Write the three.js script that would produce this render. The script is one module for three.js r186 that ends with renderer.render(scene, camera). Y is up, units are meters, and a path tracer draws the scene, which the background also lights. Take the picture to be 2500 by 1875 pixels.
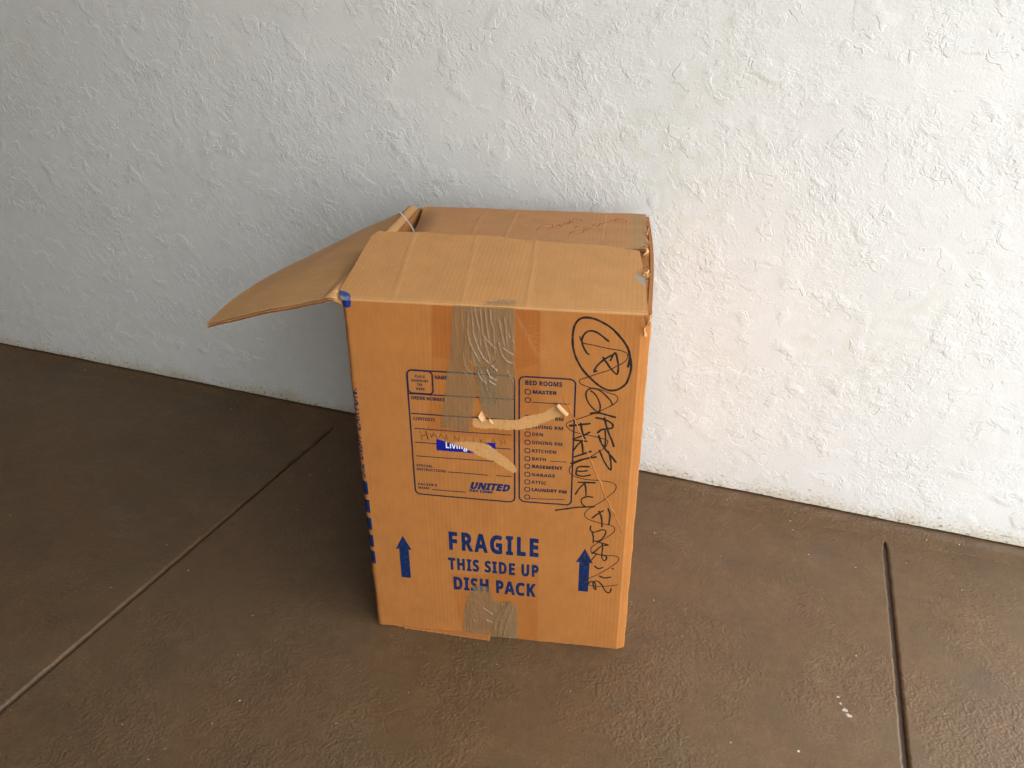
import * as THREE from 'three';
import { mergeGeometries } from 'three/addons/utils/BufferGeometryUtils.js';

// ---------------------------------------------------------------- camera, sky, sun, exposure
// World axes: x runs along the stucco wall, z out of it, y up.
const scene = new THREE.Scene();
const camera = new THREE.PerspectiveCamera(50.604, 4 / 3, 0.05, 600);
camera.position.set(2.3545, 1.1287, 1.6144);
camera.lookAt(2.3545 - 0.31118, 1.1287 - 0.47626, 1.6144 - 0.8224);
camera.rotateZ(-0.00525);
const renderer = new THREE.WebGLRenderer({ antialias: true });
renderer.toneMapping = THREE.LinearToneMapping;
renderer.toneMappingExposure = 4.95;
renderer.shadowMap.enabled = true;
{ // even hazy daylight sky: paler at the horizon, bluer overhead
  const W = 256, H = 128, d = new Float32Array(W * H * 4);
  for (let j = 0; j < H; j++) {
    const up = Math.max(0, Math.sin(((j + 0.5) / H - 0.5) * Math.PI)), k = Math.pow(up, 0.5);
    const c = [1.05 - 0.25 * k, 1.04 - 0.17 * k, 1.0 - 0.03 * k];
    for (let i = 0; i < W; i++) { const o = (j * W + i) * 4; d[o] = c[0]; d[o + 1] = c[1]; d[o + 2] = c[2]; d[o + 3] = 1; }
  }
  const t = new THREE.DataTexture(d, W, H, THREE.RGBAFormat, THREE.FloatType);
  t.mapping = THREE.EquirectangularReflectionMapping; t.magFilter = THREE.LinearFilter; t.needsUpdate = true;
  scene.background = t; scene.environment = t;
}
const sun = new THREE.DirectionalLight(new THREE.Color(1, 0.94, 0.85), 3);
sun.position.set(-6, 12, 5); sun.target.position.set(1.9, 0, 0.4);
sun.castShadow = true; sun.shadow.mapSize.set(2048, 2048);
Object.assign(sun.shadow.camera, { left: -14, right: 14, top: 14, bottom: -14, near: 1, far: 50 });
scene.add(sun, sun.target);

// ---------------------------------------------------------------- helpers
let seed = 7;
const rnd = () => { seed = (seed + 0x6d2b79f5) | 0; let t = Math.imul(seed ^ (seed >>> 15), 1 | seed); t = (t + Math.imul(t ^ (t >>> 7), 61 | t)) ^ t; return ((t ^ (t >>> 14)) >>> 0) / 4294967296; };
const PERM = new Uint8Array(512), GX = new Float32Array(256), GY = new Float32Array(256);
{ const p = [...Array(256).keys()]; for (let i = 255; i > 0; i--) { const j = Math.floor(rnd() * (i + 1)); [p[i], p[j]] = [p[j], p[i]]; }
  for (let i = 0; i < 512; i++) PERM[i] = p[i & 255];
  for (let i = 0; i < 256; i++) { const a = (i / 256) * Math.PI * 2; GX[i] = Math.cos(a); GY[i] = Math.sin(a); } }
function noise(x, y) { // gradient noise, about -1..1
  const xi = Math.floor(x), yi = Math.floor(y), fx = x - xi, fy = y - yi, X = xi & 255, Y = yi & 255;
  const u = fx * fx * fx * (fx * (fx * 6 - 15) + 10), v = fy * fy * fy * (fy * (fy * 6 - 15) + 10);
  const a = PERM[PERM[X] + Y], b = PERM[PERM[(X + 1) & 255] + Y], c = PERM[PERM[X] + ((Y + 1) & 255)], d = PERM[PERM[(X + 1) & 255] + ((Y + 1) & 255)];
  const n0 = GX[a] * fx + GY[a] * fy, n1 = GX[b] * (fx - 1) + GY[b] * fy, n2 = GX[c] * fx + GY[c] * (fy - 1), n3 = GX[d] * (fx - 1) + GY[d] * (fy - 1);
  return (n0 + u * (n1 - n0) + v * (n2 + u * (n3 - n2) - n0 - u * (n1 - n0))) * 1.5;
}
const fbm = (x, y, n, g = 0.5) => { let s = 0, a = 1; for (let i = 0; i < n; i++) { s += a * noise(x, y); x = x * 2.03 + 17.3; y = y * 2.03 + 5.7; a *= g; } return s; };
const clamp = (x, a = 0, b = 1) => Math.min(b, Math.max(a, x)), lerp = (a, b, t) => a + (b - a) * t;
const sstep = (a, b, x) => { const t = clamp((x - a) / (b - a)); return t * t * (3 - 2 * t); };
const R = Math.PI / 180;

function floatTexture(W, H, f, channels = 1) { // grey height maps in float
  const d = new Float32Array(W * H * 4);
  for (let j = 0; j < H; j++) for (let i = 0; i < W; i++) { const h = f(i, j), o = (j * W + i) * 4; d[o] = d[o + 1] = d[o + 2] = h; d[o + 3] = 1; }
  const t = new THREE.DataTexture(d, W, H, THREE.RGBAFormat, THREE.FloatType);
  t.magFilter = THREE.LinearFilter; t.wrapS = t.wrapT = THREE.MirroredRepeatWrapping; t.needsUpdate = true;
  return t;
}
function byteTexture(W, H, f) { // sRGB colour maps, f returns [r,g,b] 0..255
  const d = new Uint8Array(W * H * 4);
  for (let j = 0; j < H; j++) for (let i = 0; i < W; i++) { const c = f(i, j), o = (j * W + i) * 4; for (let k = 0; k < 3; k++) d[o + k] = clamp(c[k], 0, 255); d[o + 3] = 255; }
  const t = new THREE.DataTexture(d, W, H, THREE.RGBAFormat);
  t.colorSpace = THREE.SRGBColorSpace; t.magFilter = THREE.LinearFilter; t.wrapS = t.wrapT = THREE.MirroredRepeatWrapping; t.needsUpdate = true;
  return t;
}
function add(parent, name, geo, material) {
  const m = new THREE.Mesh(geo, material); m.name = name; m.castShadow = m.receiveShadow = true; parent.add(m); return m;
}
// grid surface: f(i/nu, j/nv) -> [x,y,z]; uv from g
function gridGeo(nu, nv, f, g) {
  const p = new Float32Array((nu + 1) * (nv + 1) * 3), uv = new Float32Array((nu + 1) * (nv + 1) * 2), idx = [];
  for (let j = 0, k = 0; j <= nv; j++) for (let i = 0; i <= nu; i++, k++) {
    const a = f(i / nu, j / nv); p[k * 3] = a[0]; p[k * 3 + 1] = a[1]; p[k * 3 + 2] = a[2];
    const t = g ? g(i / nu, j / nv, a) : [i / nu, j / nv]; uv[k * 2] = t[0]; uv[k * 2 + 1] = t[1];
    if (i < nu && j < nv) { const q = k + nu + 1; idx.push(k, k + 1, q + 1, k, q + 1, q); }
  }
  const geo = new THREE.BufferGeometry();
  geo.setAttribute('position', new THREE.BufferAttribute(p, 3)); geo.setAttribute('uv', new THREE.BufferAttribute(uv, 2));
  geo.setIndex(idx); geo.computeVertexNormals(); return geo;
}
// closed sheet of thickness th under a grid surface
function sheetGeo(nu, nv, f, g, th) {
  const top = gridGeo(nu, nv, f, g), P = top.attributes.position, N = top.attributes.normal, U = top.attributes.uv, n = P.count, row = nu + 1;
  const bot = top.clone(), B = bot.attributes.position;
  for (let k = 0; k < n; k++) B.setXYZ(k, P.getX(k) - N.getX(k) * th, P.getY(k) - N.getY(k) * th, P.getZ(k) - N.getZ(k) * th);
  const id = [...bot.index.array]; for (let k = 0; k < id.length; k += 3) [id[k + 1], id[k + 2]] = [id[k + 2], id[k + 1]];
  bot.setIndex(id); bot.computeVertexNormals();
  const rim = []; for (let i = 0; i <= nu; i++) rim.push(i); for (let j = 1; j <= nv; j++) rim.push(j * row + nu); for (let i = nu - 1; i >= 0; i--) rim.push(nv * row + i); for (let j = nv - 1; j >= 0; j--) rim.push(j * row);
  const ep = [], eu = [];
  for (let k = 0; k + 1 < rim.length; k++) { const a = rim[k], b = rim[k + 1];
    for (const [s, q] of [[B, a], [B, b], [P, b], [B, a], [P, b], [P, a]]) { ep.push(s.getX(q), s.getY(q), s.getZ(q)); eu.push(U.getX(q), U.getY(q)); } }
  const e = new THREE.BufferGeometry(); e.setAttribute('position', new THREE.Float32BufferAttribute(ep, 3)); e.setAttribute('uv', new THREE.Float32BufferAttribute(eu, 2)); e.computeVertexNormals();
  return mergeGeometries([top.toNonIndexed(), bot.toNonIndexed(), e]);
}

// ---------------------------------------------------------------- stucco wall
const WX0 = -2.6, WX1 = 3.1, WALL_TOP = 2.7;
const TS = 2.6; // metres the stucco tile covers each way (x from 0.3 to 2.9 is seen)
const ledge = (e, a) => sstep(-e, e, a) - 0.55 * Math.exp(-(((a + 1.9 * e) / (1.1 * e)) ** 2)); // a step with a shadowed crease at its foot
const fleck = (x, y, a, fl, fw) => { const c = Math.cos(a), n = Math.sin(a); return noise((x * c + y * n) * fl + 3.7, (-x * n + y * c) * fw + 8.1); };
const stuccoHeight = (x, y) => { // millimetres
  const n1 = noise(x * 60, y * 60 + 9), n2 = noise(x * 60 + 31, y * 60), n3 = noise(x * 170, y * 170), n4 = noise(x * 170 + 8, y * 170 + 3);
  const wx = x + 0.010 * noise(x * 17 + 3, y * 17) + 0.0045 * n1 + 0.0016 * n3, wy = y + 0.010 * noise(x * 17, y * 17 + 40) + 0.0045 * n2 + 0.0016 * n4;
  const rough = sstep(-0.5, 0.35, noise(x * 4.5 + 8, y * 5.5 + 2) + 0.6 * noise(x * 13 + 1, y * 15 + 7)); // where the trowel left texture
  const a = fbm(wx * 15 + 11, wy * 21 + 4, 3, 0.6), e1 = 0.016;
  const amp = sstep(0.0, 0.45, noise(x * 16 + 50, y * 19 + 20)), amp2 = sstep(0.05, 0.45, noise(x * 14 + 90, y * 17 + 60));
  let h = 0.6 * amp * ledge(e1, a - 0.06) + 0.5 * amp2 * ledge(e1, a + 0.3) + 0.5 * amp * ledge(e1, a - 0.42);
  const dir = sstep(-0.35, 0.35, noise(x * 1.7 + 5, y * 2.1) + 0.9 * (x - 1.7) - 0.25);
  const vx = x + 0.0042 * n1 + 0.0016 * n3, vy = y + 0.0042 * n2 + 0.0016 * n4;
  const strokes = (c1, s1, o) => { // ragged raised flats drawn out along one stroke direction
    const al = vx * c1 + vy * s1, ac = -vx * s1 + vy * c1, fine = 0.38 * noise(al * 200 + o, ac * 280 + 7);
    const b = noise(al * 36 + 5 + o, ac * 64) + 0.75 * noise(al * 88 + 9, ac * 150 + o) + fine, b2 = noise(al * 100 + 31, ac * 170 + 12 + o) + fine;
    return rough * (0.27 * ledge(0.05, b - 0.2) + 0.20 * ledge(0.05, b + 0.4) + 0.17 * ledge(0.06, b2 - 0.36)) + (1 - rough) * 0.28 * sstep(-0.06, 0.06, b - 0.8);
  };
  h += dir <= 0 ? strokes(0.57, -0.82, 0) : dir >= 1 ? strokes(0.985, 0.17, 50) : lerp(strokes(0.57, -0.82, 0), strokes(0.985, 0.17, 50), sstep(0.4, 0.6, dir));
  h += 0.16 * noise(x * 4, y * 4.6) + 0.06 * noise(x * 9 + 5, y * 9);
  h += 0.06 * n3 + 0.10 * noise(x * 330, y * 330);
  return h;
};
const SN = 2048, BT = 1.3, stuccoBump = [0, 1].map((k) => { const t = floatTexture(SN, SN, (i, j) => stuccoHeight(0.3 + k * BT + (i + 0.5) / SN * BT, (j + 0.5) / SN * BT) / 4 + 0.4); t.offset.set(-k, 0); return t; });
const stuccoColor = byteTexture(1024, 1024, (i, j) => {
  const x = 0.3 + (i + 0.5) / 1024 * TS, y = (j + 0.5) / 1024 * TS;
  let c = [228, 227, 221];
  const m = 1 + 0.012 * noise(x * 30, y * 30) + 0.012 * noise(x * 7, y * 7 + 3) + 0.012 * noise(x * 190, y * 190);
  c = c.map((v) => v * m);
  const mix = (t, k) => { c = c.map((v, q) => lerp(v, t[q], k)); };
  mix([208, 206, 178], 0.20 * sstep(0.1, 0.7, fbm(x * 3.1 + 4, y * 3.6 + 2, 3)) * sstep(-0.2, 0.4, noise(x * 40, y * 40)));   // faint mildew patches
  const low = y - 0.02, grain = fbm(x * 190, y * 210, 2), edge = fbm(x * 9 + 2, 3.3, 3);
  mix([190, 172, 138], 0.5 * sstep(0.1, 1.1, 0.8 * grain + 0.9 * (0.03 + 0.02 * edge - low) / 0.03));                       // splashed earth along the foot
  mix([92, 88, 80], 0.55 * sstep(0.62, 0.9, noise(x * 110 + 9, y * 150) + 0.22 - low * 7));                                // dark specks near the foot
  return c;
});
stuccoColor.repeat.set(BT / TS, BT / TS);
const wallMat = stuccoBump.map((t) => new THREE.MeshStandardMaterial({ map: stuccoColor, bumpMap: t, bumpScale: 0.0042, roughness: 0.82 }));
const wallUV = (a, b, p) => [(p[0] - 0.3) / BT, p[1] / BT];
{
  const wall = new THREE.Group(); wall.name = 'stucco_wall'; scene.add(wall);
  wall.userData = { label: 'rough white stucco wall behind the cardboard box', category: 'wall' };
  const foot = (x) => 0.02 + 0.0012 * fbm(x * 9, 1.5, 3) + 0.0007 * noise(x * 90, 4);
  [[WX0, 1.6], [1.6, WX1]].forEach(([xa, xb], k) => add(wall, 'render_coat', gridGeo(600, 40, (a, b) => { const x = lerp(xa, xb, a); return b === 0 ? [x, foot(x) + 0.002, -0.006] : b < 0.03 ? [x, foot(x), 0] : [x, lerp(foot(x), WALL_TOP, (b - 0.025) / 0.975), 0]; }, wallUV), wallMat[k]));
  const core = new THREE.BoxGeometry(WX1 - WX0, WALL_TOP, 0.2); core.translate((WX0 + WX1) / 2, WALL_TOP / 2 - 0.001, -0.107);
  add(wall, 'wall_core', core, new THREE.MeshStandardMaterial({ color: 0x5a5148, roughness: 0.95 }));
}

// ---------------------------------------------------------------- floor: brown coated concrete, three tooled joints
const FT = 2.4;
const floorHeight = (x, y) => {
  const wx = x + 0.006 * noise(x * 40, y * 40), wy = y + 0.006 * noise(x * 40 + 9, y * 40 + 9);
  const cl = noise(x * 6 + 30, y * 7) + 0.6 * noise(x * 15, y * 17 + 4), rough = sstep(-0.5, 0.3, cl);
  const fine = 0.4 * noise(x * 260, y * 290), b = noise(wx * 60, wy * 72) + 0.8 * noise(wx * 135 + 4, wy * 160) + fine, c = noise(wx * 165 + 7, wy * 190) + fine;
  let h = rough * (0.5 * sstep(-0.1, 0.1, b - 0.1) + 0.45 * sstep(-0.12, 0.12, c - 0.15)) + (1 - rough) * 0.25 * sstep(-0.1, 0.1, c - 0.55);
  h += 0.5 * noise(x * 8, y * 8) + 0.14 * noise(x * 330, y * 330);
  h -= 0.5 * sstep(0.985, 1, 1 - Math.abs(noise(x * 3 + 60, y * 9 + 2))) * sstep(0, 0.5, noise(x * 4, y * 4 + 70)); // trowel scratches
  return h;
};
const floorBump = floatTexture(SN, SN, (i, j) => floorHeight(0.6 + (i + 0.5) / SN * FT, (j + 0.5) / SN * FT) / 3 + 0.4);
const specks = []; for (let k = 0; k < 90; k++) specks.push([0.6 + rnd() * 2.4, rnd() * 1.3, 0.0006 + 0.0014 * rnd() * rnd()]);
const paintMark = [[2.531, 0.521, 0.003, 0.0022], [2.535, 0.534, 0.0022, 0.003], [2.542, 0.546, 0.005, 0.004], [2.549, 0.555, 0.0055, 0.0035]];
const floorColor = byteTexture(SN, SN, (i, j) => {
  const x = 0.6 + (i + 0.5) / SN * FT, y = (j + 0.5) / SN * FT;
  const m = 1 + 0.03 * noise(x * 5, y * 5) + 0.035 * noise(x * 19, y * 19) + 0.05 * noise(x * 60, y * 60) + 0.06 * noise(x * 210, y * 210);
  const red = fbm(x * 3.5 + 20, y * 4.2, 3), ol = fbm(x * 9 + 1, y * 11 + 50, 2);
  let c = [102 + 2 * red, 78, 53 - 0.5 * red].map((v) => v * m);
  const k = 0.5 * sstep(0.1, 0.6, ol); c = [lerp(c[0], 97, k), lerp(c[1], 77, k), lerp(c[2], 53, k)];
  { const st = sstep(0.35, 0.75, fbm(x * 5.5 + 70, y * 6.5 + 8, 4, 0.6)) * (0.6 + 0.4 * noise(x * 120, y * 120)); c = c.map((v, q) => lerp(v, [76, 62, 47][q], 0.35 * st)); const du = sstep(0.3, 0.8, fbm(x * 7 + 15, y * 8 + 33, 4, 0.65)) * sstep(-0.1, 0.5, noise(x * 240, y * 240)); c = c.map((v, q) => lerp(v, [138, 118, 94][q], 0.3 * du)); } // ground-in dirt and dust
  for (const [sx, sy, rx, ry] of paintMark) { const d = ((x - sx) / rx) ** 2 + ((y - sy) / ry) ** 2 + 0.9 * noise(x * 300, y * 300); if (d < 1) c = c.map((v, q) => lerp(v, [184, 176, 164][q], d < 0.6 ? 1 : 0.5)); }
  return c;
});
{ // small pale flecks dotted over the floor
  const d = floorColor.image.data;
  for (const [sx, sy, r] of specks) { const px = ((sx - 0.6) / FT) * SN, py = (sy / FT) * SN, rr = (r / FT) * SN;
    for (let j = Math.floor(py - 2); j <= py + 2; j++) for (let i = Math.floor(px - 2); i <= px + 2; i++) if (i >= 0 && j >= 0 && i < SN && j < SN && (i - px) ** 2 + (j - py) ** 2 <= rr * rr + 0.2) { const o = (j * SN + i) * 4; d[o] = 205; d[o + 1] = 196; d[o + 2] = 178; } }
}
const floorMat = new THREE.MeshPhysicalMaterial({ map: floorColor, bumpMap: floorBump, bumpScale: 0.0027, roughness: 0.52, specularIntensity: 0.75 });
{
  const floor = new THREE.Group(); floor.name = 'floor'; floor.userData = { kind: 'structure' }; scene.add(floor);
  const uv = (a, b, p) => [(p[0] - 0.6) / FT, p[2] / FT];
  const J = [(z) => WX0 + 0.2, (z) => -0.13 - 0.02 * z, (z) => 1.2565 - 0.041 * z, (z) => 2.6145 + 0.031 * z, (z) => WX1 - 0.02];
  const prof = [[0.0028, -0.014], [0.0032, -0.009], [0.0040, -0.0050], [0.0054, -0.0022], [0.0074, -0.0006], [0.0095, 0]];
  const rows = [[0.004, 2.9], [2.91, 5.6]];
  for (const [z0, z1] of rows) for (let s = 0; s + 1 < J.length; s++) {
    const cols = [...prof.map(([d, h]) => [0, d, h]), [0.5, 0, 0], ...[...prof].reverse().map(([d, h]) => [1, -d, h])];
    const nz = z0 < 1 ? 500 : 20;
    add(floor, 'concrete_slab', gridGeo(cols.length - 1, nz, (a, b) => {
      const z = lerp(z1, z0, b), fade = sstep(0.04, 0.085, z), [t, d, h0] = cols[Math.round(a * (cols.length - 1))], h = h0 * fade, e = t < 0.5 ? J[s](z) : J[s + 1](z);
      const jag = t === 0.5 ? 0 : fade * (0.0012 * fbm(z * 35, s * 3 + t * 7, 3) + 0.0006 * noise(z * 220, s + t)) * (h < 0 ? 1 : 0.6);
      return [lerp(J[s](z), J[s + 1](z), t) + (t === 0.5 ? 0 : d * lerp(0.25, 1, fade) + jag), h, z];
    }, uv), floorMat);
  }
  const bed = new THREE.BoxGeometry(WX1 - WX0, 0.1, 5.7); bed.translate((WX0 + WX1) / 2, -0.059, 2.8);
  add(floor, 'slab_bed', bed, new THREE.MeshStandardMaterial({ color: 0x54463a, roughness: 0.95 }));
  const pr = [[-0.0055, 0.0150], [-0.001, 0.0148], [0.004, 0.0142], [0.009, 0.0118], [0.014, 0.0080], [0.021, 0.005], [0.034, 0.0025], [0.052, 0.0008], [0.068, -0.002]];
  add(floor, 'cove_base', gridGeo(1400, pr.length - 1, (a, b) => {
    const x = lerp(WX0, WX1, a), [z, y] = pr[pr.length - 1 - Math.round(b * (pr.length - 1))], k = 0.8 + 0.25 * fbm(x * 4, 2, 2), mid = y > 0.001 && z > 0 ? 1 : 0;
    return [x, y + mid * 0.0013 * fbm(x * 16, z * 60, 3), z > 0 ? z * k + mid * 0.0014 * fbm(x * 18, 9, 3) : z];
  }, (a, b, p) => [(p[0] - 0.6) / FT, (0.11 - b * 0.085) / FT]), floorMat);
}

// ---------------------------------------------------------------- the covered bay round the wall: roof, end walls, open on the right
{
  const plain = new THREE.MeshStandardMaterial({ color: 0xd8d6d0, roughness: 0.9 });
  const box = (name, x0, x1, y0, y1, z0, z1, m = plain) => { const g = new THREE.BoxGeometry(x1 - x0, y1 - y0, z1 - z0); g.translate((x0 + x1) / 2, (y0 + y1) / 2, (z0 + z1) / 2); const o = add(scene, name, g, m); o.userData.kind = 'structure'; return o; };
  box('ceiling', WX0 - 0.2, WX1 + 0.25, WALL_TOP + 0.003, WALL_TOP + 0.25, -0.2, 5.9, new THREE.MeshStandardMaterial({ color: 0x544c44, roughness: 0.9 }));
  box('wall_side', WX1 - 0.15, WX1 + 0.003, -0.1, WALL_TOP, 3.5, 5.65);
  box('wall_end', WX0 - 0.2, WX0 - 0.003, -0.1, WALL_TOP, -0.2, 5.7);
  box('wall_rear', WX0, WX1, -0.1, WALL_TOP, 5.66, 5.86);
  const g = new THREE.PlaneGeometry(800, 800); g.rotateX(-Math.PI / 2); g.translate(0, -0.13, 0);
  const ground = add(scene, 'ground', g, new THREE.MeshStandardMaterial({ color: new THREE.Color().setRGB(0.33, 0.31, 0.28), roughness: 0.95 })); ground.userData.kind = 'structure';
}

// ---------------------------------------------------------------- cardboard box
const W = 461, D = 484, H = 664; // millimetres
const box = new THREE.Group(); box.name = 'cardboard_box'; scene.add(box);
box.position.set(1.8864, 0, 0.3599); box.rotation.y = 0.2203;
box.userData = { label: 'worn brown cardboard moving box with open flaps and blue FRAGILE print', category: 'box' };
const P = (u, v, w) => [(u - W / 2) / 1000, v / 1000, (D / 2 - w) / 1000]; // u right, v up, w back, in mm

const KR = [172, 111, 55];
function kraftCanvas(w, h, k, s, base = KR) { // w x h mm at k px/mm; flutes run down the canvas
  const cw = Math.round(w * k), ch = Math.round(h * k), cv = document.createElement('canvas'); cv.width = cw; cv.height = ch;
  const ctx = cv.getContext('2d'), im = ctx.createImageData(cw, ch), d = im.data;
  for (let j = 0; j < ch; j++) for (let i = 0; i < cw; i++) {
    const x = i / k + s * 131, y = j / k + s * 57;
    let m = 1 + 0.020 * noise(x * 0.02, y * 0.02) + 0.022 * noise(x * 0.09, y * 0.05) + 0.03 * noise(x * 0.5, y * 0.35) + 0.05 * noise(x * 1.3, y * 1.1) + 0.009 * noise(x * 0.9, y * 0.03);
    m += 0.009 * Math.sin(x * 2 * Math.PI / 7.2 + 0.3 * noise(x * 0.01, y * 0.004)) + 0.010 * noise(x * 0.03, y * 1.4);
    const t = 0.02 * noise(x * 0.03 + 9, y * 0.03), o = (j * cw + i) * 4;
    d[o] = base[0] * m * (1 + t * 0.4); d[o + 1] = base[1] * m; d[o + 2] = base[2] * m * (1 - t * 1.5); d[o + 3] = 255;
  }
  ctx.putImageData(im, 0, 0); return [cv, ctx];
}
function canvasMap(cv) { const t = new THREE.CanvasTexture(cv); t.colorSpace = THREE.SRGBColorSpace; t.wrapS = t.wrapT = THREE.ClampToEdgeWrapping; return t; }
const kraftBump = floatTexture(720, 720, (i, j) => { // 144 mm tile, 5 px/mm
  const x = i / 5, y = j / 5; return 0.5 + 0.5 * (0.35 * Math.sin(x * 2 * Math.PI / 7.2) + 0.25 * noise(x * 0.5, y * 0.5) + 0.2 * noise(x * 1.6, y * 1.6) + 0.2 * noise(x * 0.12, y * 0.5));
});
const bumpFor = (wmm, hmm) => { const t = kraftBump.clone(); t.repeat.set(wmm / 144, hmm / 144); t.needsUpdate = true; return t; };
const plainKraft = kraftCanvas(300, 300, 3, 5)[0], plainMap = canvasMap(plainKraft); plainMap.wrapS = plainMap.wrapT = THREE.MirroredRepeatWrapping;
const kraftMat = new THREE.MeshStandardMaterial({ map: plainMap, bumpMap: bumpFor(300, 300), bumpScale: 0.00022, roughness: 0.72 });
const tornMap = canvasMap(kraftCanvas(150, 150, 3, 9, [206, 160, 110])[0]); tornMap.wrapS = tornMap.wrapT = THREE.MirroredRepeatWrapping;
const tornMat = new THREE.MeshStandardMaterial({ map: tornMap, roughness: 0.9, side: THREE.DoubleSide });
const cutMat = new THREE.MeshStandardMaterial({ map: tornMap, roughness: 0.92 });
const muv = (x, y) => [x / 300, y / 300];

// ---- print on the front panel. Canvas covers s -40..500 mm across and v 0..664 mm up
const K = 3, S0 = -40, SW = 540;
const [fc, fx] = kraftCanvas(SW, H, K, 1);
const X = (u) => (u - S0) * K, Y = (v) => (H - v) * K;
const path = (a, close) => { fx.beginPath(); for (let i = 0; i < a.length; i += 2) i ? fx.lineTo(X(a[i]), Y(a[i + 1])) : fx.moveTo(X(a[i]), Y(a[i + 1])); if (close) fx.closePath(); };
const curve = (a) => { // smooth line through all points
  const n = a.length / 2, g = (i) => { i = clamp(i, 0, n - 1); return [X(a[i * 2]), Y(a[i * 2 + 1])]; };
  fx.beginPath(); fx.moveTo(...g(0));
  for (let i = 0; i < n - 1; i++) { const [p, q, r2, t] = [g(i - 1), g(i), g(i + 1), g(i + 2)]; fx.bezierCurveTo(q[0] + (r2[0] - p[0]) / 6, q[1] + (r2[1] - p[1]) / 6, r2[0] - (t[0] - q[0]) / 6, r2[1] - (t[1] - q[1]) / 6, ...r2); }
};
const INK = 'rgb(5,34,80)', INK2 = 'rgb(12,22,50)';
function text(str, u0, u1, v, cap, { c = INK2, w = 'bold', track = 0, skew = 0, ctx = fx, fat = 0 } = {}) { // left, right, baseline, cap height in mm
  ctx.save(); ctx.font = w + ' 100px sans-serif'; ctx.fillStyle = c; ctx.strokeStyle = c; ctx.lineJoin = 'round';
  const tot = [...str].reduce((s, ch) => s + ctx.measureText(ch).width, 0) + track * (str.length - 1);
  ctx.setTransform(((u1 - u0) * K) / tot, 0, skew, (cap * K) / 71.4, X(u0), Y(v));
  let x = 0; for (const ch of str) { ctx.fillText(ch, x, 0); if (fat) { ctx.lineWidth = fat; ctx.strokeText(ch, x, 0); } x += ctx.measureText(ch).width + track; }
  ctx.restore();
}
// clear tape lying flat has deepened the colour of the board under it
fx.globalCompositeOperation = 'multiply';
for (const a of [[139, 664, 136, 600, 133, 548, 120, 440, 300, 430, 302, 548, 301, 664], [145, 144, 200, 146, 303, 188, 303, 0, 164, 0]]) { path(a, true); fx.fillStyle = 'rgb(246,234,214)'; fx.fill(); }
path([139, 664, 135, 575, 172, 570, 172, 664], true); fx.fillStyle = 'rgb(248,238,222)'; fx.fill();
path([264, 664, 264, 560, 301, 575, 301, 664], true); fx.fill();
fx.globalCompositeOperation = 'source-over';
const line = (w, c, ...a) => { path(a); fx.lineWidth = w * K; fx.strokeStyle = c; fx.lineCap = 'butt'; fx.stroke(); };
const rrect = (u0, v0, u1, v1, r, w, c) => { fx.beginPath(); fx.roundRect(X(u0), Y(v1), (u1 - u0) * K, (v1 - v0) * K, r * K); fx.lineWidth = w * K; fx.strokeStyle = c; fx.stroke(); };
rrect(93.5, 313.5, 262.5, 549.5, 9, 2.5, INK2); rrect(94.2, 508.5, 134, 549, 7, 2.6, INK2);
rrect(270, 316, 356, 550, 9, 2.5, INK2);
for (const [s, v, a, b] of [['PLACE', 536.8, 105.5, 122.5], ['INVENTORY', 529, 100, 127.5], ['TAG', 522.2, 109, 118], ['HERE', 514.6, 107, 121]]) text(s, a, b, v, 4.2, { fat: 3 });
text('NAME', 137.5, 157.5, 536.2, 6, { fat: 5 }); line(2.2, INK2, 95, 507.3, 262, 508.6);
text('ORDER NUMBER', 97.5, 152.5, 497.4, 5.8, { fat: 5 }); line(2.1, INK2, 96, 471, 262, 472);
text('CONTENTS', 98.5, 134.8, 459, 5.8, { fat: 3 }); line(1.5, INK2, 99.5, 443.2, 257.5, 444);
line(1.5, INK2, 99.3, 416.9, 257.5, 417.6); line(1.5, INK2, 99.7, 390.7, 257.5, 391.4);
text('SPECIAL', 98.3, 127, 370, 4.6, { fat: 2 }); text('INSTRUCTIONS', 98, 148.3, 362, 5, { fat: 2 });
line(1.5, INK2, 151, 363.6, 219, 363.4); line(1.5, INK2, 232, 363.7, 257.3, 364);
text("PACKER'S", 98.7, 131.8, 331.6, 5, { fat: 2 }); text('NAME', 98.5, 118.5, 324.6, 4.6, { fat: 3 }); line(1.5, INK2, 122.8, 325, 180.5, 325.4);
text('UNITED', 186.5, 253, 334.2, 12.6, { c: INK, skew: -0.16, fat: 9 }); text('Van Lines', 186, 226, 328, 5.2, { c: INK, fat: 8 }); fx.fillStyle = INK; fx.fillRect(X(254), Y(331.8), 4, 4);
text('BED ROOMS', 278.5, 336, 536, 7.6, { fat: 4 });
const rooms = [['MASTER', 327.8, 521.2], [null, 0, 506.6], ['FAMILY RM', 340, 475.4], ['LIVING RM', 340, 459], ['DEN', 308.5, 445.2], ['DINING RM', 339.5, 430], ['KITCHEN', 330.3, 414.4], ['BATH', 313.8, 399], ['BASEMENT', 340, 384.2], ['GARAGE', 329, 368.4], ['ATTIC', 314.8, 353.4], ['LAUNDRY RM', 348.6, 338.6], [null, 0, 323.4]];
for (const [s, b, v] of rooms) { rrect(279.2, v - 1.6, 287.4, v + 6.6, 3, 1.5, INK2); if (s) text(s, 290.2, b, v, 5.9, { fat: s === 'BASEMENT' || s === 'LAUNDRY RM' || s === 'MASTER' ? 6 : 3 }); }
line(1.3, INK2, 290.4, 505.6, 347.5, 506.6); line(1.2, INK2, 320.5, 399.6, 346.4, 400.3); line(1.3, INK2, 289, 323.6, 345.5, 326);
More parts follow.
